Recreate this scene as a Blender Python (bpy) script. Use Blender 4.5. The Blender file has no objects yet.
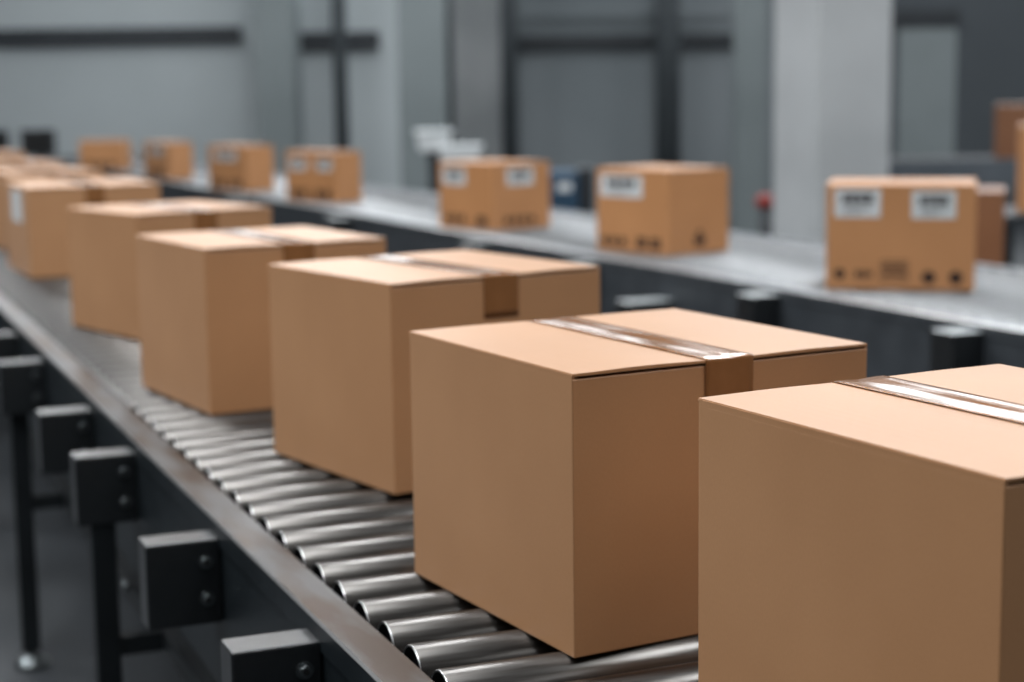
import bpy, bmesh, math, random
from mathutils import Vector, Matrix
random.seed(7)
C = bpy.context.scene.collection
U = 0.72            # metres per layout unit
Z0 = 0.936          # height of the roller tops above the floor (m)
def W(x, y, z=0.0): return Vector((x*U, y*U, z*U + Z0))

# ------------------------------------------------------------------ camera
F_PX, YAW, PITCH, ROLL = 1741.79, 0.38987, 0.14354, -0.013405
cy, sy, cp, sp = math.cos(YAW), math.sin(YAW), math.cos(PITCH), math.sin(PITCH)
fw = Vector((sy*cp, cy*cp, -sp)); rt = Vector((cy, -sy, 0)); up = rt.cross(fw)
cr, sr = math.cos(ROLL), math.sin(ROLL)
rt2 = rt*cr + up*sr; up2 = -rt*sr + up*cr
CAMP = W(0, 0, 1)
cam = bpy.data.cameras.new('camera'); camo = bpy.data.objects.new('camera', cam); C.objects.link(camo)
camo.matrix_world = Matrix(((rt2.x, up2.x, -fw.x, CAMP.x), (rt2.y, up2.y, -fw.y, CAMP.y), (rt2.z, up2.z, -fw.z, CAMP.z), (0, 0, 0, 1)))
cam.sensor_width = 36; cam.lens = F_PX/1024*36
cam.clip_end = 200
cam.dof.use_dof = True
cam.dof.focus_distance = 2.72*U*1.02
cam.dof.aperture_fstop = 3.0
bpy.context.scene.camera = camo
def ray(px, py): return fw + rt2*((px-512)/F_PX) + up2*((341-py)/F_PX)
def at_v(px, py, v):
    """point of the place seen at a pixel, v layout units ahead along the hall"""
    d = ray(px, py); hd = Vector((sy, cy, 0)); t = v*U/d.dot(hd)
    return CAMP + d*t
HR = Vector((cy, -sy, 0)); HF = Vector((sy, cy, 0))      # the hall's own right and forward
HROT = -YAW

# ------------------------------------------------------------------ materials
def srgb(r, g, b):
    f = lambda c: (c/255/12.92) if c/255 <= .04045 else ((c/255+.055)/1.055)**2.4
    return (f(r), f(g), f(b), 1)
def newmat(name):
    m = bpy.data.materials.new(name); m.use_nodes = True
    nt = m.node_tree; b = nt.nodes['Principled BSDF']; return m, nt, b
def N(nt, t, **k):
    n = nt.nodes.new(t)
    for a, v in k.items():
        if a in n.inputs: n.inputs[a].default_value = v
        else: setattr(n, a, v)
    return n
def noisy(name, c1, c2, scale=5, rough=.6, metal=0, bump=0, bscale=200, spec=.5, rough2=None, stretch=(1, 1, 1), detail=4, lo=.35, hi=.65, coat=0):
    m, nt, b = newmat(name); L = nt.links.new
    tc = N(nt, 'ShaderNodeTexCoord'); mp = N(nt, 'ShaderNodeMapping'); mp.inputs['Scale'].default_value = stretch
    L(tc.outputs['Object'], mp.inputs['Vector'])
    no = N(nt, 'ShaderNodeTexNoise', Scale=scale, Detail=detail); L(mp.outputs['Vector'], no.inputs['Vector'])
    cr_ = N(nt, 'ShaderNodeValToRGB'); cr_.color_ramp.elements[0].position = lo; cr_.color_ramp.elements[1].position = hi
    cr_.color_ramp.elements[0].color = c1; cr_.color_ramp.elements[1].color = c2
    L(no.outputs['Fac'], cr_.inputs['Fac']); L(cr_.outputs['Color'], b.inputs['Base Color'])
    b.inputs['Roughness'].default_value = rough; b.inputs['Metallic'].default_value = metal
    b.inputs['Specular IOR Level'].default_value = spec
    b.inputs['Coat Weight'].default_value = coat
    if rough2 is not None:
        mr = N(nt, 'ShaderNodeMapRange'); mr.inputs['To Min'].default_value = rough; mr.inputs['To Max'].default_value = rough2
        L(no.outputs['Fac'], mr.inputs['Value']); L(mr.outputs['Result'], b.inputs['Roughness'])
    if bump:
        n2 = N(nt, 'ShaderNodeTexNoise', Scale=bscale, Detail=3); L(tc.outputs['Object'], n2.inputs['Vector'])
        bp = N(nt, 'ShaderNodeBump', Strength=bump, Distance=.002); L(n2.outputs['Fac'], bp.inputs['Height']); L(bp.outputs['Normal'], b.inputs['Normal'])
    return m
def cardboard(name, c1, c2, rough=.5):
    m, nt, b = newmat(name); L = nt.links.new
    tc = N(nt, 'ShaderNodeTexCoord')
    no = N(nt, 'ShaderNodeTexNoise', Scale=3.0, Detail=5); L(tc.outputs['Object'], no.inputs['Vector'])
    mp = N(nt, 'ShaderNodeMapping'); mp.inputs['Scale'].default_value = (420, 420, 200); L(tc.outputs['Object'], mp.inputs['Vector'])
    nf = N(nt, 'ShaderNodeTexNoise', Scale=1.0, Detail=2); L(mp.outputs['Vector'], nf.inputs['Vector'])
    ad = N(nt, 'ShaderNodeMath', operation='MULTIPLY_ADD'); L(nf.outputs['Fac'], ad.inputs[0]); ad.inputs[1].default_value = .35; L(no.outputs['Fac'], ad.inputs[2])
    r = N(nt, 'ShaderNodeValToRGB'); r.color_ramp.elements[0].position = .4; r.color_ramp.elements[1].position = 1.1
    r.color_ramp.elements[0].color = c1; r.color_ramp.elements[1].color = c2; r.color_ramp.elements[1].position = 1.0
    L(ad.outputs['Value'], r.inputs['Fac']); L(r.outputs['Color'], b.inputs['Base Color'])
    b.inputs['Roughness'].default_value = rough; b.inputs['Specular IOR Level'].default_value = .9
    b.inputs['Coat Weight'].default_value = .3; b.inputs['Coat Roughness'].default_value = .5; b.inputs['Sheen Weight'].default_value = .06; b.inputs['Sheen Roughness'].default_value = .5
    w = N(nt, 'ShaderNodeTexWave', Scale=55.0, Distortion=.6); w.bands_direction = 'X'; L(tc.outputs['Object'], w.inputs['Vector'])
    s = N(nt, 'ShaderNodeMath', operation='MULTIPLY_ADD'); L(w.outputs['Fac'], s.inputs[0]); s.inputs[1].default_value = .12; L(nf.outputs['Fac'], s.inputs[2])
    bp = N(nt, 'ShaderNodeBump', Strength=.10, Distance=.0008); L(s.outputs['Value'], bp.inputs['Height']); L(bp.outputs['Normal'], b.inputs['Normal'])
    return m
KRAFT = cardboard('kraft_board', srgb(172, 123, 79), srgb(190, 140, 95))
KRAFT2 = cardboard('kraft_board_orange', srgb(178, 122, 72), srgb(198, 140, 88))
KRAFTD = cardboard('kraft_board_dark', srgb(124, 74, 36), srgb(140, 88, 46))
CORE = noisy('board_inside', srgb(90, 58, 36), srgb(100, 66, 42), rough=.9)
def tape_mat():
    m, nt, b = newmat('packing_tape'); L = nt.links.new
    tc = N(nt, 'ShaderNodeTexCoord')
    mp = N(nt, 'ShaderNodeMapping'); mp.inputs['Scale'].default_value = (30, 3, 30); L(tc.outputs['Object'], mp.inputs['Vector'])
    no = N(nt, 'ShaderNodeTexNoise', Scale=1.2, Detail=2); L(mp.outputs['Vector'], no.inputs['Vector'])
    r = N(nt, 'ShaderNodeValToRGB'); r.color_ramp.elements[0].color = srgb(132, 88, 52); r.color_ramp.elements[1].color = srgb(150, 104, 66)
    L(no.outputs['Fac'], r.inputs['Fac']); L(r.outputs['Color'], b.inputs['Base Color'])
    b.inputs['Roughness'].default_value = .12; b.inputs['Specular IOR Level'].default_value = .45
    b.inputs['Coat Weight'].default_value = .0
    bp = N(nt, 'ShaderNodeBump', Strength=.18, Distance=.003); L(no.outputs['Fac'], bp.inputs['Height'])
    L(bp.outputs['Normal'], b.inputs['Normal']); L(bp.outputs['Normal'], b.inputs['Coat Normal'])
    return m
TAPE = tape_mat()
STEEL = noisy('roller_steel', srgb(80, 77, 74), srgb(98, 96, 94), scale=6, rough=.24, rough2=.36, metal=1, stretch=(1, 30, 30))
STEELEND = noisy('roller_rim', srgb(205, 207, 208), srgb(225, 226, 227), rough=.28, metal=1)
BLACK = noisy('black_cap', srgb(10, 11, 12), srgb(16, 17, 18), rough=.6)
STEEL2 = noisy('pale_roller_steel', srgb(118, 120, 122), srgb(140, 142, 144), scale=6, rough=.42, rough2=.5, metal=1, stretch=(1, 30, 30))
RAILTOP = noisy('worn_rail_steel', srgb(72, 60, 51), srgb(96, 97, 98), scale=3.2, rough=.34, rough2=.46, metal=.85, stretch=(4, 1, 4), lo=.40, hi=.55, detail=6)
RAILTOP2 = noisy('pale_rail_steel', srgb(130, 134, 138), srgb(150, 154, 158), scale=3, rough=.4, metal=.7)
BRKLIT = noisy('bracket_lit_top', srgb(176, 182, 184), srgb(190, 196, 198), scale=8, rough=.5, metal=.5)  # paler bracket tops: the light on them is put into the colour
EDGE = noisy('edge_highlight', srgb(190, 190, 190), srgb(205, 205, 205), rough=.3, metal=1)  # pale metal on the rail bevel, painted in as its edge highlight
PAINT = noisy('dark_green_grey_paint', srgb(17, 24, 28), srgb(24, 31, 35), scale=14, rough=.42, bump=.15, bscale=300)
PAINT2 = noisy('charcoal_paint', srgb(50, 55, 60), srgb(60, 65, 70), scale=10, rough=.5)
BRK = noisy('bracket_paint', srgb(13, 17, 20), srgb(20, 24, 27), scale=30, rough=.42, bump=.3, bscale=500, spec=.6, coat=.6)
BRK.node_tree.nodes['Principled BSDF'].inputs['Coat Roughness'].default_value = .3
BOLT = noisy('bolt_steel', srgb(96, 102, 105), srgb(130, 136, 138), rough=.35, metal=.9)
LEG = noisy('leg_paint', srgb(16, 20, 23), srgb(22, 27, 30), rough=.45)
FLOORM = noisy('dark_concrete', srgb(32, 36, 40), srgb(46, 50, 54), scale=1.4, rough=.55, bump=.1, bscale=30)
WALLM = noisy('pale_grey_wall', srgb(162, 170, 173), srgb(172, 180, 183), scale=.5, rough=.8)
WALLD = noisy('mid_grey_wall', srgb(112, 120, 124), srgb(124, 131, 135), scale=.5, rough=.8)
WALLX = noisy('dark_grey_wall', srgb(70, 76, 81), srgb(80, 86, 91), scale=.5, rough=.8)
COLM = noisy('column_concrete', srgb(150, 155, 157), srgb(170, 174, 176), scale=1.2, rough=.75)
COLD = noisy('grey_green_panel', srgb(114, 123, 125), srgb(124, 133, 135), scale=1, rough=.7)
DARKM = noisy('dark_steel', srgb(38, 43, 48), srgb(46, 51, 56), rough=.5)
CEIL = noisy('ceiling_paint', srgb(120, 124, 128), srgb(130, 134, 138), rough=.9)
LABEL = noisy('label_paper', srgb(206, 212, 213), srgb(216, 220, 222), rough=.5)
INK = noisy('dark_ink', srgb(34, 32, 36), srgb(42, 40, 44), rough=.6)
INKB = noisy('brown_ink', srgb(44, 24, 14), srgb(54, 30, 18), rough=.7)
WHITEP = noisy('white_plastic', srgb(214, 220, 222), srgb(222, 227, 229), rough=.5)
BLUEM = noisy('blue_plastic', srgb(34, 62, 84), srgb(44, 74, 98), rough=.45)
REDM = noisy('red_plastic', srgb(150, 50, 44), srgb(160, 58, 50), rough=.45)

# ------------------------------------------------------------------ mesh helpers
def bx(bm, x0, x1, y0, y1, z0, z1, mi=0, bev=0, seg=2):
    r = bmesh.ops.create_cube(bm, size=1)
    vs = r['verts']
    for v in vs:
        v.co = Vector((x0 if v.co.x < 0 else x1, y0 if v.co.y < 0 else y1, z0 if v.co.z < 0 else z1))
    fs = {f for v in vs for f in v.link_faces}
    for f in fs: f.material_index = mi
    if bev:
        es = {e for v in vs for e in v.link_edges}
        bmesh.ops.bevel(bm, geom=list(es), offset=bev, segments=seg, affect='EDGES', profile=.5)
def cyl(bm, p, axis, r0, r1, h, mi=0, seg=24):
    """cone or cylinder starting at p along axis"""
    a = Vector(axis).normalized(); q = a.to_track_quat('Z', 'Y').to_matrix().to_4x4()
    m = Matrix.Translation(Vector(p) + a*h/2) @ q
    r = bmesh.ops.create_cone(bm, cap_ends=True, segments=seg, radius1=r0, radius2=r1, depth=h, matrix=m)
    for v in r['verts']:
        for f in v.link_faces: f.material_index = mi; f.smooth = len(f.verts) == 4
def lathe(bm, prof, axis='X', seg=32, mis=None):
    """prof: list of (a, r) along the axis; mis: material index per segment"""
    rings = []
    for a, r in prof:
        ring = []
        for k in range(seg):
            t = 2*math.pi*k/seg
            c, s = r*math.cos(t), r*math.sin(t)
            ring.append(bm.verts.new((a, c, s) if axis == 'X' else (c, s, a)))
        rings.append(ring)
    for i in range(len(rings)-1):
        for k in range(seg):
            f = bm.faces.new((rings[i][k], rings[i][(k+1) % seg], rings[i+1][(k+1) % seg], rings[i+1][k]))
            f.smooth = True; f.material_index = mis[i] if mis else 0
    for ring, mi in ((rings[0], 0), (rings[-1], -1)):
        if (prof[0][1] if mi == 0 else prof[-1][1]) > 1e-5:
            f = bm.faces.new(ring); f.material_index = (mis[mi] if mis else 0)
def prism(bm, pts, y0, y1, mis=None, closed=True):
    """cross-section pts (x, z) run along y"""
    a = [bm.verts.new((x, y0, z)) for x, z in pts]; b = [bm.verts.new((x, y1, z)) for x, z in pts]
    n = len(pts)
    for i in range(n if closed else n-1):
        f = bm.faces.new((a[i], a[(i+1) % n], b[(i+1) % n], b[i])); f.material_index = mis[i] if mis else 0
    if closed:
        bm.faces.new(a); bm.faces.new(b)
def obj(name, bm, mats, parent=None, loc=(0, 0, 0), rotz=0):
    bmesh.ops.recalc_face_normals(bm, faces=bm.faces[:])
    me = bpy.data.meshes.new(name); bm.to_mesh(me); bm.free()
    for m in (mats if isinstance(mats, (list, tuple)) else [mats]): me.materials.append(m)
    o = bpy.data.objects.new(name, me); C.objects.link(o); o.location = loc; o.rotation_euler = (0, 0, rotz)
    if parent: o.parent = parent
    return o
def tag(o, label, cat, group=None):
    o['label'] = label; o['category'] = cat
    if group: o['group'] = group
    return o
def thing(name, label, cat, loc=(0, 0, 0), rotz=0, group=None):
    o = bpy.data.objects.new(name, None); C.objects.link(o); o.location = loc; o.rotation_euler = (0, 0, rotz)
    o.empty_display_size = .1
    return tag(o, label, cat, group)
def struct(name, bm, mats, loc=(0, 0, 0), rotz=0):
    o = obj(name, bm, mats, None, loc, rotz); o['kind'] = 'structure'; return o
def copy_child(src, parent, loc=None):
    c = src.copy(); C.objects.link(c); c.parent = parent
    if loc is not None: c.location = loc
    return c

# ------------------------------------------------------------------ the taped cartons of the near line
G_L = 'taped brown cartons on the near conveyor'
def carton(label, x, y, yaw, w, l, h, mat=KRAFT, tape_w=.077, drop=.079, ty=1, group=G_L, name='cardboard_box', seed=0, tape=True):
    """x, y: the corner nearest the camera; the width runs to the right, the length away"""
    rnd = random.Random(seed)
    w, l, h = w*U, l*U, h*U
    t = thing(name, label, 'box', W(x, y, 0), yaw, group)
    ft, gap = .0035, .0035
    bm = bmesh.new()
    hb = h-ft-gap
    bx(bm, 0, w, 0, l, 0, hb, bev=.0018)
    bx(bm, .00005, .005, 0.001, l-.001, hb-.006, h-ft+.0012)      # the folds at the two sides carry the flaps
    bx(bm, w-.005, w-.00005, 0.001, l-.001, hb-.006, h-ft+.0012)
    bx(bm, .02, w-.02, .02, l-.02, hb-.004, h-ft-.001, mi=1)
    obj('carton_body', bm, [mat, CORE], t)
    for s in (0, 1):
        bm = bmesh.new()
        n = 14
        x0, x1 = (0, w/2-.0012) if s == 0 else (w, w/2+.0012)
        vt = []
        for i in range(n+1):
            f = i/n; xx = x0+(x1-x0)*f
            lift = .0016*math.sin(math.pi*min(1, f*1.1))**2 * (1 if s == 0 else .7)
            y0 = -.0012 if f > .02 else 0
            vt.append([bm.verts.new((xx, y0, h-ft+lift*.3)), bm.verts.new((xx, y0, h+lift)), bm.verts.new((xx, l+.001, h+lift*.5)), bm.verts.new((xx, l+.001, h-ft+lift*.3))])
        for i in range(n):
            for k in range(4):
                bm.faces.new((vt[i][k], vt[i][(k+1) % 4], vt[i+1][(k+1) % 4], vt[i+1][k]))
        bm.faces.new(vt[0]); bm.faces.new(vt[-1])
        es = [e for e in bm.edges if abs(e.verts[0].co.x-x0) < 1e-6 and abs(e.verts[1].co.x-x0) < 1e-6 and e.verts[0].co.z > h-.001 and e.verts[1].co.z > h-.001]
        bmesh.ops.bevel(bm, geom=es, offset=.0013, segments=2, affect='EDGES')
        obj('top_flap', bm, mat, t)
    if tape:
        bm = bmesh.new(); xs = 10; path = []
        # the strip's path: up the near face, over the edge, along the top, down the far face
        for k in range(6): path.append((-.0006 - .0011*max(0, k-2)/3, h-drop + (drop-.004)*k/5, 0))
        path.append((-.0019, h-.0004, 0)); path.append((-.0010, h+.0011, 1))
        n = 26
        for k in range(1, n): path.append((l*k/n, h+.0014, 1))
        path.append((l+.0016, h+.0012, 1)); path.append((l+.0028, h-.002, 0)); path.append((l+.0028, h-drop, 0))
        rows = []
        for j, (yy, zz, top) in enumerate(path):
            row = []
            for i in range(xs+1):
                f = i/xs; xx = w/2 + .003 + (f-.5)*tape_w
                dz = 0
                if top: dz = -.0009*math.exp(-((f-.5)/.16)**2) + .00025*math.sin(j*.45+i*.5+seed) * (1 if 0 < i < xs else 0)
                row.append(bm.verts.new((xx, yy, zz+dz)))
            rows.append(row)
        for a, b in zip(rows, rows[1:]):
            for i in range(xs):
                f = bm.faces.new((a[i], a[i+1], b[i+1], b[i])); f.smooth = True
        o = obj('packing_tape', bm, TAPE, t)
        so = o.modifiers.new('thick', 'SOLIDIFY'); so.thickness = .0004; so.offset = 1
    return t
near = [
 ('plain brown cardboard box at the right edge, nearest of the taped row', (1.355, 1.708, .0978, .6293, .6695, .5177)),
 ('sharp brown cardboard box in focus, behind the nearest box and showing both sides', (1.2248, 2.7102, .1137, .6574, .6496, .511)),
 ('third brown taped box from the front of the near conveyor, behind the sharp one', (1.3417, 4.0473, .2144, .6501, .6585, .5303)),
 ('fourth brown taped box from the front of the near conveyor, its left side short', (1.166, 5.3369, .1399, .6273, .6586, .5236)),
 ('fifth taped box along the near conveyor, with white glints on its tape', (1.2786, 7.1225, .2746, .6365, .6605, .5165)),
 ('blurred taped box on the near conveyor with a pale label on its left side', (1.187, 9.86, .03, .735, .84, .50)),
 ('blurred taped box on the near conveyor, just behind the one with the pale side label', (1.30, 11.75, .17, .64, .66, .50)),
 ('second farthest box of the near conveyor, only its top showing at the left edge', (1.28, 13.5, .12, .64, .66, .50)),
 ('farthest box of the near conveyor, at the left edge below the dark screens', (1.25, 15.5, .15, .64, .66, .52)),
]
left_boxes = [carton(lb, *a, seed=i) for i, (lb, a) in enumerate(near)]
# pale shipping label on the left side of the sixth box
def decal(name, parent, mat, O, ex, ez, quads, thick=.0006):
    """flat marks lying on a side: O corner, ex along, ez up, quads as (a0, a1, b0, b1) in metres"""
    bm = bmesh.new(); ex = Vector(ex); ez = Vector(ez); n = ex.cross(ez); O = Vector(O)
    for q in quads:
        if len(q) == 4:
            a0, a1, b0, b1 = q; ring = [(a0, b0), (a1, b0), (a1, b1), (a0, b1)]
        else:
            ca, cb, r = q; ring = [(ca+r*math.cos(k*math.pi/10), cb+r*math.sin(k*math.pi/10)) for k in range(20)]
        lo = [bm.verts.new(O+ex*a+ez*b) for a, b in ring]; hi = [bm.verts.new(O+ex*a+ez*b+n*thick) for a, b in ring]
        m_ = len(ring)
        bm.faces.new(lo); bm.faces.new(hi)
        for i in range(m_): bm.faces.new((lo[i], lo[(i+1) % m_], hi[(i+1) % m_], hi[i]))
    return obj(name, bm, mat, parent)
def left_side(w, l): return (-.0003, l*U, 0), (0, -1, 0), (0, 0, 1)       # reads from the far end to the near corner
def front_side(w, l): return (0, -.0003, 0), (1, 0, 0), (0, 0, 1)
def bars(a0, a1, b0, b1, n, seed):
    r = random.Random(seed); out = []; st = (a1-a0)/n
    for i in range(n):
        if i % 7 == 5: continue
        out.append((a0+i*st, a0+i*st+st*r.choice((.8, .95, 1.0)), b0, b1))
    return out
O, ex, ez = left_side(.735, .84)
lbo = decal('label', left_boxes[5], LABEL, O, ex, ez, [(.20, .45, .21, .34)])

# ------------------------------------------------------------------ the labelled cartons of the far line
G_R = 'cartons with white labels on the far conveyor'
def labelled(label, x, y, yaw, w, l, h, labs, marks, name='labelled_cardboard_box', mat=KRAFT2):
    """labs: (side, a, b, width, height) as fractions; marks: (side, kind, a, b, ...)"""
    t = carton(label, x, y, yaw, w, l, h, mat=mat, group=G_R, name=name, tape=False)
    for i, (sd, a, b, ww, hh) in enumerate(labs):
        O, ex, ez = (left_side if sd == 'L' else front_side)(w, l)
        Ls = (l if sd == 'L' else w)*U; H = h*U
        a0, b0, a1, b1 = a*Ls, b*H, (a+ww)*Ls, (b+hh)*H
        lo = decal('label', t, LABEL, O, ex, ez, [(a0, a1, b0, b1)], .0008)
        n = Vector(ex).cross(Vector(ez))
        q = bars(a0+(a1-a0)*.16, a0+(a1-a0)*.84, b0+(b1-b0)*.48, b0+(b1-b0)*.84, 26, i+3)
        q += [(a0+(a1-a0)*.2, a0+(a1-a0)*.8, b0+(b1-b0)*.30, b0+(b1-b0)*.36), (a0+(a1-a0)*.2, a0+(a1-a0)*.6, b0+(b1-b0)*.16, b0+(b1-b0)*.21)]
        bc = decal('barcode', lo, INK, Vector(O)+n*.0008, ex, ez, q, .0004)
    groups = []
    for sd, quads in marks:
        loose = [q for q in quads if not isinstance(q, list)]
        groups += [(sd, [q]) for q in loose] + [(sd, q) for q in quads if isinstance(q, list)]
    for sd, quads in groups:
        O, ex, ez = (left_side if sd == 'L' else front_side)(w, l)
        Ls = (l if sd == 'L' else w)*U; H = h*U
        qq = []
        for q in quads:
            if len(q) == 3: qq.append((q[0]*Ls, q[1]*H, q[2]))
            else: qq.append((q[0]*Ls, q[1]*Ls, q[2]*H, q[3]*H))
        decal('printed_mark', t, INKB, O, ex, ez, qq, .0004)
    return t
rowmarks = lambda a, b, n, z0=.07, z1=.17: [(a+(b-a)*(i+.1)/n, a+(b-a)*(i+.8)/n, z0, z1) for i in range(n)]
def frame_mark(a0, a1, b0, b1, t=.012):
    return [(a0, a1, b1-t, b1), (a0, a1, b0, b0+t), (a0, a0+t*.7, b0, b1), (a1-t*.7, a1, b0, b1)] + [(a0+.015, a1-.015, b0+.05+k*.045, b0+.075+k*.045) for k in range(3)]
r1 = labelled('labelled brown box with two barcodes, nearest on the far conveyor at right', 5.283, 6.93, .94, .585, .715, .515,
    [('L', .055, .69, .31, .27), ('L', .575, .68, .29, .26)],
    [('L', [(.095, .145, .019), (.20, .235, .11, .18), (.245, .28, .11, .18), (.29, .315, .12, .175), (.695, .12, .024), (.875, .12, .024), frame_mark(.375, .555, .08, .28)])])
# the small arrows and squares printed around the round marks
r2 = labelled('labelled brown box on the far conveyor, in front of the wide pale pillar', 4.822, 9.247, .27, .50, .66, .51,
    [('L', .06, .66, .58, .26)], [('L', rowmarks(.05, .44, 3) + rowmarks(.55, .92, 2, .06, .19)), ('F', [(.42, .60, .09, .20), (.46, .56, .22, .27)])])
r3 = labelled('labelled brown box on the far conveyor with one label on each visible side', 4.62, 11.563, .311, .543, .628, .477,
    [('L', .08, .66, .42, .26), ('F', .24, .66, .46, .26)], [('L', rowmarks(.1, .5, 3, .08, .2) + rowmarks(.68, .92, 1, .06, .2)), ('F', rowmarks(.18, .75, 4, .08, .19))])
r4 = labelled('labelled brown box on the far conveyor, fourth from its near end, two side labels', 4.568, 15.24, .395, .289, .745, .46,
    [('L', .08, .62, .32, .24), ('L', .62, .62, .28, .24)], [('L', rowmarks(.08, .45, 2, .06, .24) + rowmarks(.55, .9, 2, .06, .24))])
r5 = labelled('labelled brown box on the far conveyor, third from its distant end', 4.312, 17.609, .288, .331, .772, .46,
    [('L', .2, .66, .55, .22)], [('L', rowmarks(.1, .45, 2, .06, .22) + rowmarks(.55, .9, 2, .06, .22))])
r6 = labelled('labelled brown box on the far conveyor, second from its distant end', 4.131, 20.617, .211, .301, .758, .43,
    [('L', .3, .66, .45, .24)], [('L', rowmarks(.2, .8, 3, .06, .24))])
r7 = labelled('most distant brown box on the far conveyor, without a visible label', 4.181, 23.815, 1.15, .36, .62, .39,
    [], [('L', rowmarks(.15, .8, 3, .08, .26))])

# ------------------------------------------------------------------ conveyors
RAD, PITCHR = .0385, .1525*U
def roller_mesh(length):
    bm = bmesh.new()
    L_ = length
    prof = [(.010, .006), (.010, RAD-.004), (.0, RAD-.003), (.0, RAD-.0008), (.0012, RAD), (L_-.0012, RAD), (L_, RAD-.0008), (L_, RAD-.003), (L_-.01, RAD-.004), (L_-.01, .006)]
    mis = [1, 1, 2, 2, 0, 2, 2, 1, 1]
    lathe(bm, prof, 'X', 40, mis)
    return bm
def axle_mesh():
    bm = bmesh.new(); cyl(bm, (-.022, 0, 0), (1, 0, 0), .0055, .0055, .032, seg=6); return bm
def bracket(parent, loc, w, d, h, bolts=True, cap=False):  # cap: colour the top face as if brightly lit
    bm = bmesh.new(); bx(bm, 0, w, 0, d, -h, 0, bev=.004, seg=3)
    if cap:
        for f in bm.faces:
            if all(v.co.z > -.003 for v in f.verts): f.material_index = 1      # top face coloured paler to look lit from above
    b = obj('mounting_bracket', bm, [BRK, BRKLIT], parent, loc)
    if bolts:
        for z in (-.26*h, -.70*h):
            bm = bmesh.new()
            cyl(bm, (0, 0, 0), (0, -1, 0), .0125, .0125, .002)
            bm2 = bm
            cyl(bm2, (0, -.0018, 0), (0, -1, 0), .0098, .0088, .0075, seg=6)
            cyl(bm2, (0, -.0090, 0), (0, -1, 0), .0045, .0045, .001, mi=1, seg=12)
            obj('bolt', bm, [BOLT, BLACK], b, (w-.026, 0, z))
    return b
def leg(parent, x, y, ztop, ht, s=.052):
    bm = bmesh.new(); bx(bm, -s/2, s/2, -s/2, s/2, ht*-1+.05, 0, bev=.004)
    l_ = obj('leg', bm, LEG, parent, (x, y, ztop))
    bm = bmesh.new()
    lathe(bm, [(0, .048), (.006, .052), (.016, .050), (.028, .034), (.036, .016), (.06, .012)], 'Z', 28)
    obj('levelling_foot', bm, BOLT, l_, (0, 0, -ht))
    return l_
def rail(parent, name, xo, xi, y0, y1, side, depth, mtop, mside):
    """channel with a flat top flange; side = -1 when its outer face looks to -x"""
    s = side; T = .0035
    a, b = xo, xi
    lip = .040
    pts = [(b, 0), (a-s*.0034, 0), (a, -.0034), (a, -lip), (a-s*.004, -lip-.002), (a-s*.004, -depth), (b, -depth), (b, -depth+T), (a-s*(.004+T), -depth+T), (a-s*(.004+T), -T*1.5), (b, -T*1.5)]
    mis = [0, 2, 1, 1, 1, 1, 1, 1, 1, 1, 0]
    bm = bmesh.new(); prism(bm, pts, y0, y1, mis)
    return obj(name, bm, [mtop, mside, EDGE], parent)
XO, XI = .8721, .9576
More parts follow.
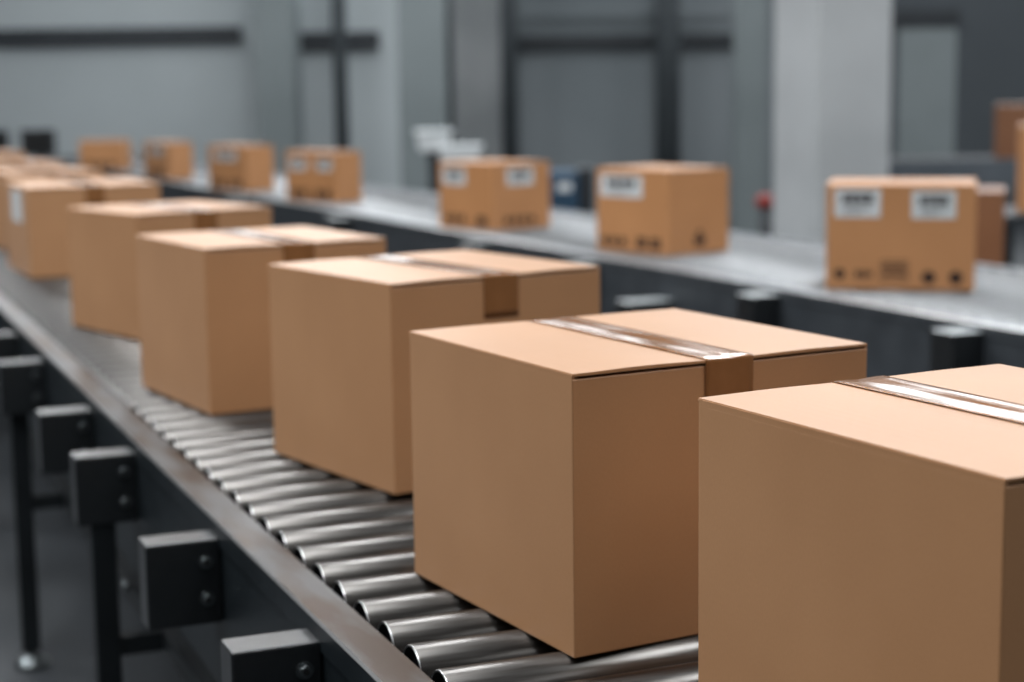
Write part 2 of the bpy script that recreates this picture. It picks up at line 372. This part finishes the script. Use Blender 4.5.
def near_conveyor():
    t = thing('roller_conveyor', 'near roller conveyor with dark side frame carrying the row of taped boxes', 'conveyor', (0, 0, 0), 0, None)
    t.location = (1.5*U, 2*U, 0)
    ox, oy = -1.5*U, -2*U
    def LO(o): o.location = Vector(o.location)+Vector((ox, oy, Z0)); return o
    y0, y1 = .9*U, 19*U
    LO(rail(t, 'side_rail', XO*U, XI*U, y0, y1, -1, .300, RAILTOP, PAINT))
    LO(rail(t, 'side_rail', 2.215*U, 2.13*U, y0, y1, 1, .300, RAILTOP, PAINT))
    x0 = .986*U; Ln = (2.10-.986)*U
    ys = []; y = 2.7497*U - 8*PITCHR
    while y < 18.9*U: ys.append(y); y += PITCHR
    first = None; ax = None
    extra = ys[100:]
    for i, yy in enumerate(ys[:100]):
        if first is None:
            first = LO(obj('roller', roller_mesh(Ln), [STEEL, BLACK, STEELEND], t, (x0, yy, -RAD)))
            ax = obj('axle', axle_mesh(), BOLT, first)
        else:
            c = copy_child(first, t, Vector((x0, yy, -RAD))+Vector((ox, oy, Z0)))
            if i < 45: copy_child(ax, c)
    if extra:
        bm = bmesh.new()
        for yy in extra:
            m = Matrix.Translation((x0+Ln/2, yy, -RAD)) @ Matrix.Rotation(math.pi/2, 4, 'Y')
            r = bmesh.ops.create_cone(bm, cap_ends=True, segments=20, radius1=RAD, radius2=RAD, depth=Ln, matrix=m)
        for f in bm.faces: f.smooth = len(f.verts) == 4
        o = LO(obj('distant_rollers', bm, STEEL, t)); o['kind'] = 'stuff'
    # brackets standing out from the side rail
    for yb in (3.105, 3.955, 5.035, 5.80, 6.98, 7.85, 8.85, 9.75, 10.7, 11.7):
        LO(bracket(t, (.700*U, yb*U, -.036*U), (XO-.700)*U+.003, .095*U, .205*U, bolts=yb < 7.5))
    # round openings in the side panel
    for yh, zh in ((4.45, -.20), (4.72, -.33), (5.45, -.20), (6.4, -.2)):
        bm = bmesh.new(); cyl(bm, (0, 0, 0), (-1, 0, 0), .0105, .0105, .0012)
        LO(obj('bolt_hole', bm, BLACK, t, ((XO)*U+.0045, yh*U, zh*U)))
    for yl in (5.08, 7.08, 9.6, 12.2):
        LO(leg(t, .775*U, yl*U, -.235*U, Z0-.235*U))
        LO(leg(t, 2.17*U, (yl+.02)*U, -.30, Z0-.30))
    # lengthwise tie bars and cross bars low between the legs
    for xx in (.96, 2.12):
        bm = bmesh.new(); bx(bm, -.018, .018, 0, 15*U, -.025, .025, bev=.003)
        LO(obj('tie_bar', bm, LEG, t, (xx*U, 3.2*U, -.62*U)))
    for yc in (5.08, 7.08, 9.6, 12.2):
        bm = bmesh.new(); bx(bm, .80*U, 2.15*U, -.018, .018, -.022, .022, bev=.003)
        LO(obj('cross_bar', bm, LEG, t, (0, yc*U, -.62*U)))
        bm = bmesh.new(); cyl(bm, (-.03, 0, 0), (1, 0, 0), .014, .014, .012, seg=6)
        LO(obj('bar_bolt', bm, BOLT, t, (.96*U-.0, (yc+.55)*U, -.60*U)))
    # drive shaft cover beneath the rollers
    bm = bmesh.new(); bx(bm, 1.25*U, 1.85*U, 2.2*U, 15*U, -.30*U, -.27*U, bev=.002)
    LO(obj('belt_tray', bm, DARKM, t))
    return t
near_conveyor()

def far_conveyor():
    ang = math.atan(.038)
    base = W(4.56, 6.5, 0); base.z = 0
    t = thing('roller_conveyor', 'far roller conveyor behind the near one, carrying the boxes with white labels', 'conveyor', base, ang, None)
    Zt = Z0
    y0, y1 = -4*U, 25*U
    def LO(o): o.location = Vector(o.location)+Vector((0, 0, Zt)); return o
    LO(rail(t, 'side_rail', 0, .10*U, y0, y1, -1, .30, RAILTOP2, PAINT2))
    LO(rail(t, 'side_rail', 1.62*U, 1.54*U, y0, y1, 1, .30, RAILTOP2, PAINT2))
    x0, Ln = .125*U, 1.39*U
    ys = []; y = -1.5*U
    while y < y1-.1: ys.append(y); y += PITCHR
    first = None
    for yy in ys[:100]:
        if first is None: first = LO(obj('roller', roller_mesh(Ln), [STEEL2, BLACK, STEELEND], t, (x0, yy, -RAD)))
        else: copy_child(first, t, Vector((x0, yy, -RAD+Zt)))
    bm = bmesh.new()
    for yy in ys[100:]:
        m = Matrix.Translation((x0+Ln/2, yy, -RAD)) @ Matrix.Rotation(math.pi/2, 4, 'Y')
        bmesh.ops.create_cone(bm, cap_ends=True, segments=16, radius1=RAD, radius2=RAD, depth=Ln, matrix=m)
    for f in bm.faces: f.smooth = len(f.verts) == 4
    o = LO(obj('distant_rollers', bm, STEEL2, t)); o['kind'] = 'stuff'
    for yb, zz, ww in ((-.56, -.03, .16), (.98, -.03, .16), (2.05, -.17, .28), (2.95, -.04, .16), (4.55, -.04, .16), (7.4, -.04, .18), (10.5, -.04, .18)):
        LO(bracket(t, (-ww*U, yb*U, zz*U), ww*U+.003, .15*U, .22*U, bolts=False, cap=True))
    for yl in (-2, .9, 3.5, 7, 10.5, 14, 18, 22):
        LO(leg(t, .05*U, yl*U, -.295, Z0-.295))
        LO(leg(t, 1.58*U, yl*U, -.295, Z0-.295))
    bm = bmesh.new(); bx(bm, -.018, .018, -2*U, 22*U, -.025, .025, bev=.003)
    LO(obj('tie_bar', bm, LEG, t, (.07*U, 0, -.66*U)))
    return t
far_conveyor()

# ------------------------------------------------------------------ the hall
def hall_box(bm, px0, px1, py_top, py_bot, v, depth, O, mi=0, bev=0):
    """box whose near face spans the pixels at v units ahead, in hall axes about O"""
    a = at_v(px0, py_bot, v)-O; b = at_v(px1, py_top, v)-O
    bx(bm, a.dot(HR), b.dot(HR), a.dot(HF), a.dot(HF)+depth, a.z, b.z, mi, bev)
H0 = Vector((0, 0, 0))
ZC = 5.6
def hbx(bm, u0, u1, v0, v1, z0, z1, mi=0): bx(bm, u0, u1, v0, v1, z0, z1, mi)
def U_at(px, v): return (at_v(px, 200, v)).dot(HR)
V_B = 29*U
bm = bmesh.new(); hbx(bm, -12, 16, -6, V_B+1.5, -.1, 0); struct('floor', bm, FLOORM, rotz=HROT)
bm = bmesh.new(); hbx(bm, -12, 16, -6, V_B+1.5, ZC, ZC+.1); struct('ceiling', bm, CEIL, rotz=HROT)
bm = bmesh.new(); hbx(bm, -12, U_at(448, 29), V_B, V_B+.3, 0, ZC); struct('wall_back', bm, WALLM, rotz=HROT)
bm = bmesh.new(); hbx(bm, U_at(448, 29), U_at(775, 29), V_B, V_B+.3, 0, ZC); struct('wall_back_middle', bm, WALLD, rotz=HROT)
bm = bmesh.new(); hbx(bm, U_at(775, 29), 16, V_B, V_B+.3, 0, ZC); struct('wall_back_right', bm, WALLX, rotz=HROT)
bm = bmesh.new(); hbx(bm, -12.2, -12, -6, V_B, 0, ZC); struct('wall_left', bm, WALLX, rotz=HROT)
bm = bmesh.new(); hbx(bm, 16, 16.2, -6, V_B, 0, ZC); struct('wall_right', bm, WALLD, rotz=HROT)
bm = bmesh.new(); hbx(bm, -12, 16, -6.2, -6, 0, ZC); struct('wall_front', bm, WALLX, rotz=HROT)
# glowing panels added high in the back wall, unseen, to put glare on tape
def add_glare_panel(i, u0, u1, z0, z1):
    m, nt, b = newmat('glare_glow'); b.inputs['Emission Color'].default_value = (.9, .96, 1, 1); b.inputs['Emission Strength'].default_value = GLARE; b.inputs['Base Color'].default_value = (.1, .1, .1, 1)
    bm = bmesh.new(); hbx(bm, u0, u1, V_B-.03, V_B+.02, z0, z1, 0)
    n = 6
    for k in range(n+1):
        x = u0+(u1-u0)*k/n; hbx(bm, x-.04, x+.04, V_B-.07, V_B-.02, z0, z1, 1)
    hbx(bm, u0-.05, u1+.05, V_B-.07, V_B-.02, z0-.08, z0, 1); hbx(bm, u0-.05, u1+.05, V_B-.07, V_B-.02, z1, z1+.08, 1)
    struct('glare_panel_%d' % i, bm, [m, DARKM], rotz=HROT)
GLARE = 2.6
add_glare_panel(1, -8, -1.2, 3.0, 4.0); add_glare_panel(2, -.6, 3.3, 2.9, 3.55); add_glare_panel(3, 3.9, 12, 3.0, 4.9)
# dark bands along the back wall
def band(i, px0, px1, y0, y1, v=28.9, mat=DARKM, dep=.08):
    bm = bmesh.new(); hall_box(bm, px0, px1, y0, y1, v, dep, H0); return struct('trim_%d' % i, bm, mat, rotz=HROT)
band(1, -60, 240, 26, 47); band(2, 300, 379, 31, 50); band(3, 449, 735, 33, 51); band(4, 890, 960, 9, 27)
band(5, 500, 735, 9, 15, 28.7, WALLD); 
COLP = noisy('pale_column_concrete', srgb(174, 178, 180), srgb(190, 194, 196), scale=1.2, rough=.75)
def upright(name, label, cat, px0, px1, v, dep, mat, group=None, bev=0, rot=HROT):
    a, b = U_at(px0, v), U_at(px1, v)
    t_loc = HR*((a+b)/2) + HF*(v*U+dep/2)
    bm = bmesh.new(); wd = (b-a)/2 if rot == HROT else dep/2
    bx(bm, -wd, wd, -dep/2, dep/2, 0, ZC, 0, bev)
    o = obj(name, bm, [mat], None, t_loc, rot); return tag(o, label, cat, group)
upright('pillar', 'grey square pillar between the long dark wall band and the thin dark pipe', 'pillar', 262, 298, 27.6, .7, COLD, 'pillars of the hall')
upright('pillar', 'grey pillar left of the recess, behind the small white bins', 'pillar', 401, 447, 25, .8, COLD, 'pillars of the hall')
upright('pillar', 'wide pale pillar right of centre, rising behind the far conveyor', 'pillar', 801, 875, 17, .60, COLP, 'pillars of the hall', bev=.015, rot=0)
upright('pillar', 'narrow grey pillar just left of the wide pale one', 'pillar', 737, 765, 25, .4, COLD, 'pillars of the hall')
PIPEM = noisy('pipe_paint', srgb(66, 72, 76), srgb(74, 80, 84), rough=.6)
def pipe(label, px, v, r, mat=PIPEM):
    bm = bmesh.new(); cyl(bm, (0, 0, 0), (0, 0, 1), r, r, ZC, seg=20)
    p = HR*U_at(px, v) + HF*(v*U)
    return tag(obj('wall_pipe', bm, mat, None, p), label, 'pipe', 'dark upright pipes')
pipe('thin dark upright pipe crossing the short wall band beside the grey pillar', 344, 28.3, .08)
pipe('dark upright pipe at the left side of the middle recess', 511, 28.3, .10)
pipe('dark upright pipe at the right side of the middle recess', 668, 28.3, .15)
pipe('narrow dark pipe at the far left of the recess next to the pillar', 451, 28.3, .06)
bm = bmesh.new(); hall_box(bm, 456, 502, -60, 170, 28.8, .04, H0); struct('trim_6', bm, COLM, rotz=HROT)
bm = bmesh.new(); hall_box(bm, 898, 957, 28, 162, 24, .06, H0); struct('trim_7', bm, COLD, rotz=HROT)

# raised conveyor line across the back at right
RAISEDM = noisy('blue_grey_paint', srgb(84, 91, 98), srgb(94, 101, 108), rough=.5)
def raised_line():
    v = 19.0
    a, b = U_at(850, v), 13.0
    zt = at_v(950, 160, v).z
    t = thing('raised_conveyor', 'grey raised conveyor crossing behind the far line at the right edge', 'conveyor', HR*a + HF*(v*U), HROT)
    Lx = b-a
    bm = bmesh.new(); bx(bm, 0, Lx, 0, .05, zt-.24, zt, bev=.004); obj('side_rail', bm, RAISEDM, t)
    bm = bmesh.new(); bx(bm, 0, Lx, .75, .80, zt-.24, zt, bev=.004); obj('side_rail', bm, RAISEDM, t)
    n = 0; x = .08; first = None
    while x < 4.6:
        if first is None:
            bm = bmesh.new(); cyl(bm, (0, .05, 0), (0, 1, 0), .035, .035, .70, seg=20); first = obj('roller', bm, STEEL, t, (x, 0, zt-.036))
        else: copy_child(first, t, (x, 0, zt-.036))
        x += .11
    for lx in (.5, 2.2, 4.4):
        for ly in (.025, .775):
            bm = bmesh.new(); bx(bm, -.03, .03, -.025, .025, 0, zt-.16, bev=.004); obj('leg', bm, LEG, t, (lx, ly, 0))
    return t, zt, v
t3, zt3, v3 = raised_line()
def small_carton(label, px0, px1, py_top, v, zbase, l=.5, mat=KRAFT2, name='cardboard_box', rot=0, wm=None):
    a, b = U_at(px0, v), U_at(px1, v)
    P_ = HR*a + HF*(v*U); P_.z = zbase
    hgt = at_v(px0, py_top, v).z - zbase
    t = carton(label, P_.x/U, P_.y/U, HROT+rot, (wm or (b-a))/U, l/U, hgt/U, mat=mat, tape=False, group=None, name=name)
    t.location.z = zbase
    return t
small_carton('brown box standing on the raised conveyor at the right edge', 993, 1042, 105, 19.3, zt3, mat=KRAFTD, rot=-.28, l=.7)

def work_table():
    v = 12; a = U_at(1004, v); zt = at_v(1015, 216, v).z
    t = thing('work_table', 'dark work table at the right edge under a bright brown box', 'table', HR*a+HF*(v*U), HROT)
    bm = bmesh.new(); bx(bm, 0, 1.6, 0, .7, zt-.04, zt, bev=.004); obj('table_top', bm, DARKM, t)
    for lx in (.03, 1.57):
        for ly in (.03, .67):
            bm = bmesh.new(); bx(bm, lx-.025, lx+.025, ly-.025, ly+.025, 0, zt-.04, bev=.003); obj('leg', bm, LEG, t)
    bm = bmesh.new(); bx(bm, .03, 1.57, .05, .65, .25, .28, bev=.003); obj('shelf', bm, DARKM, t)
    return zt
zwt = work_table()
small_carton('bright brown box cut off by the right edge, standing on the dark work table', 1017, 1085, 126, 12.35, zwt, mat=KRAFT2, rot=-.28)

def hand_cart():
    v = 10.5; a, b = U_at(948, v), U_at(1006, v); zt = Z0-.13*U
    t = thing('hand_cart', 'low dark cart under the half hidden brown carton at right', 'cart', HR*a+HF*(v*U), HROT)
    w = b-a
    bm = bmesh.new(); bx(bm, 0, w, 0, .5, zt-.03, zt, bev=.004); obj('cart_deck', bm, DARKM, t)
    for lx in (.03, w-.03):
        for ly in (.03, .47):
            bm = bmesh.new(); bx(bm, lx-.015, lx+.015, ly-.015, ly+.015, .10, zt-.03, bev=.003); lg = obj('leg', bm, LEG, t)
            bm = bmesh.new(); cyl(bm, (lx-.015, ly, .05), (1, 0, 0), .05, .05, .03); obj('wheel', bm, BLACK, lg)
    return zt
zhc = hand_cart()
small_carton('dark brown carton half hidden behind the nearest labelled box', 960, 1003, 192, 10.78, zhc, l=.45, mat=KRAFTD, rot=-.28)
# white bins, blue machine and dark screens at the back
def white_bin(label, px0, px1, y0, y1, v):
    a, b = at_v(px0, y1, v), at_v(px1, y0, v)
    w = b.dot(HR)-a.dot(HR); h = b.z-a.z
    t = thing('white_bin', label, 'bin', HR*(a.dot(HR)+w/2) + HF*(v*U), HROT, 'white bins on stands')
    t.location.z = 0
    bm = bmesh.new()
    z0 = a.z
    r = bmesh.ops.create_cube(bm, size=1)
    for q in r['verts']:
        k = .84 if q.co.z < 0 else 1
        q.co = Vector((q.co.x*w*k, (q.co.y+.5)*.45*k, z0 if q.co.z < 0 else z0+h))
    bmesh.ops.bevel(bm, geom=bm.edges[:], offset=.015, segments=2, affect='EDGES')
    obj('bin_body', bm, WHITEP, t)
    bm = bmesh.new(); bx(bm, -w/2-.015, w/2+.015, -.015, .465, z0+h-.025, z0+h+.004, bev=.004); obj('rim', bm, WHITEP, t)
    bm = bmesh.new(); bx(bm, -.05, .05, .17, .27, .02, z0, bev=.004); obj('post', bm, DARKM, t)
    bm = bmesh.new(); bx(bm, -.25, .25, .0, .45, 0, .025, bev=.004); obj('base_plate', bm, DARKM, t)
white_bin('small white bin on a stand in front of the grey pillar, the higher one', 416, 450, 131, 152, 22)
white_bin('small white bin on a stand behind the box with a label on each side', 438, 480, 146, 170, 21)
def blue_machine():
    v = 17.5
    a, b = at_v(548, 250, v), at_v(598, 168, v)
    w = b.dot(HR)-a.dot(HR); P_ = HR*(a.dot(HR)+w/2)+HF*(v*U); P_.z = 0
    t = thing('machine', 'blurred blue machine behind the far conveyor between two labelled boxes', 'machine', P_, HROT)
    zt = at_v(560, 172, v).z
    bm = bmesh.new(); bx(bm, -w/2, w*.12, 0, .5, .12, zt, bev=.03, seg=3); obj('motor_cover', bm, BLUEM, t)
    bm = bmesh.new(); bx(bm, w*.12, w*.42, .05, .45, .12, b.z, bev=.02); obj('mast', bm, DARKM, t)
    bm = bmesh.new(); bx(bm, -w*.30, -w*.02, -.004, .02, zt-.14, zt-.08, bev=.004); obj('control_panel', bm, LABEL, t)
    for sx in (-.3, .3):
        bm = bmesh.new(); cyl(bm, (sx*w, .1, .07), (0, 1, 0), .07, .07, .3); obj('wheel', bm, BLACK, t)
blue_machine()
def screen(label, px0, px1, y0, y1, v):
    a, b = at_v(px0, y1, v), at_v(px1, y0, v); w = b.dot(HR)-a.dot(HR)
    P_ = HR*(a.dot(HR)+w/2)+HF*(v*U); P_.z = 0
    t = thing('control_screen', label, 'screen', P_, HROT, 'dark screens on stands')
    bm = bmesh.new(); bx(bm, -w/2, w/2, 0, .07, a.z, b.z, bev=.012); obj('screen_housing', bm, DARKM, t)
    bm = bmesh.new(); bx(bm, -w/2+.03, w/2-.03, -.003, .01, a.z+.03, b.z-.03); obj('display', bm, BLACK, t)
    bm = bmesh.new(); bx(bm, -.04, .04, .07, .15, .02, a.z+.2, bev=.004); obj('stand_post', bm, DARKM, t)
    bm = bmesh.new(); bx(bm, -.16, .16, -.05, .25, 0, .025, bev=.004); obj('stand_base', bm, DARKM, t)
screen('dark screen on a stand against the pale wall, right one of the two at left', 21, 54, 129, 156, 22)
screen('dark screen on a stand cut off by the left edge of the photo', -25, 7, 130, 156, 22)
def post_red():
    v = 19
    P_ = HR*U_at(765, v)+HF*(v*U); P_.z = 0
    t = thing('safety_post', 'dark post with a red cap beside the wide pale pillar', 'post', P_, HROT)
    z1 = at_v(765, 207, v).z; z2 = at_v(765, 194, v).z
    bm = bmesh.new(); cyl(bm, (0, 0, 0), (0, 0, 1), .05, .05, z1, seg=20); obj('post', bm, DARKM, t)
    bm = bmesh.new(); lathe(bm, [(z1, .06), (z1+.02, .075), (z2-.03, .075), (z2, .03)], 'Z', 20); obj('red_cap', bm, REDM, t)
post_red()

# ------------------------------------------------------------------ light
w_ = bpy.data.worlds.new('world'); bpy.context.scene.world = w_; w_.use_nodes = True
w_.node_tree.nodes['Background'].inputs['Color'].default_value = (.6, .66, .72, 1)
w_.node_tree.nodes['Background'].inputs['Strength'].default_value = .3
def area(u, v, z, su, sv, power, col=(.96, .98, 1), rot=None, spread=180):
    l = bpy.data.lights.new('ceiling_lamp', 'AREA'); l.shape = 'RECTANGLE'; l.size = su; l.size_y = sv; l.energy = power; l.color = col; l.spread = math.radians(spread)
    o = bpy.data.objects.new('ceiling_lamp', l); C.objects.link(o); o.location = HR*u+HF*v+Vector((0, 0, z))
    o.rotation_euler = rot or (0, 0, HROT)
    return o
LP = 67
for u in (-5, -1.5, 2, 5.5, 9):
    for v, k in ((-2.5, .3), (2, 1.0), (6.5, 1.0), (11, 1.0), (15.5, .9), (19.2, .5)):
        area(u, v, ZC-.25, .35, 3.0, LP*k*(1.5 if (v > 15 and u < 0) else 1)*({-5: 2.0, -1.5: 1.15, 2: .9, 5.5: .85, 9: .85}[u] if v < 8 else 1), spread=158 if v < 8 else 180)
sc = bpy.context.scene
sc.view_settings.view_transform = 'Standard'; sc.view_settings.look = 'None'; sc.view_settings.gamma = 1; sc.view_settings.use_curve_mapping = False
sc.view_settings.exposure = 0.6
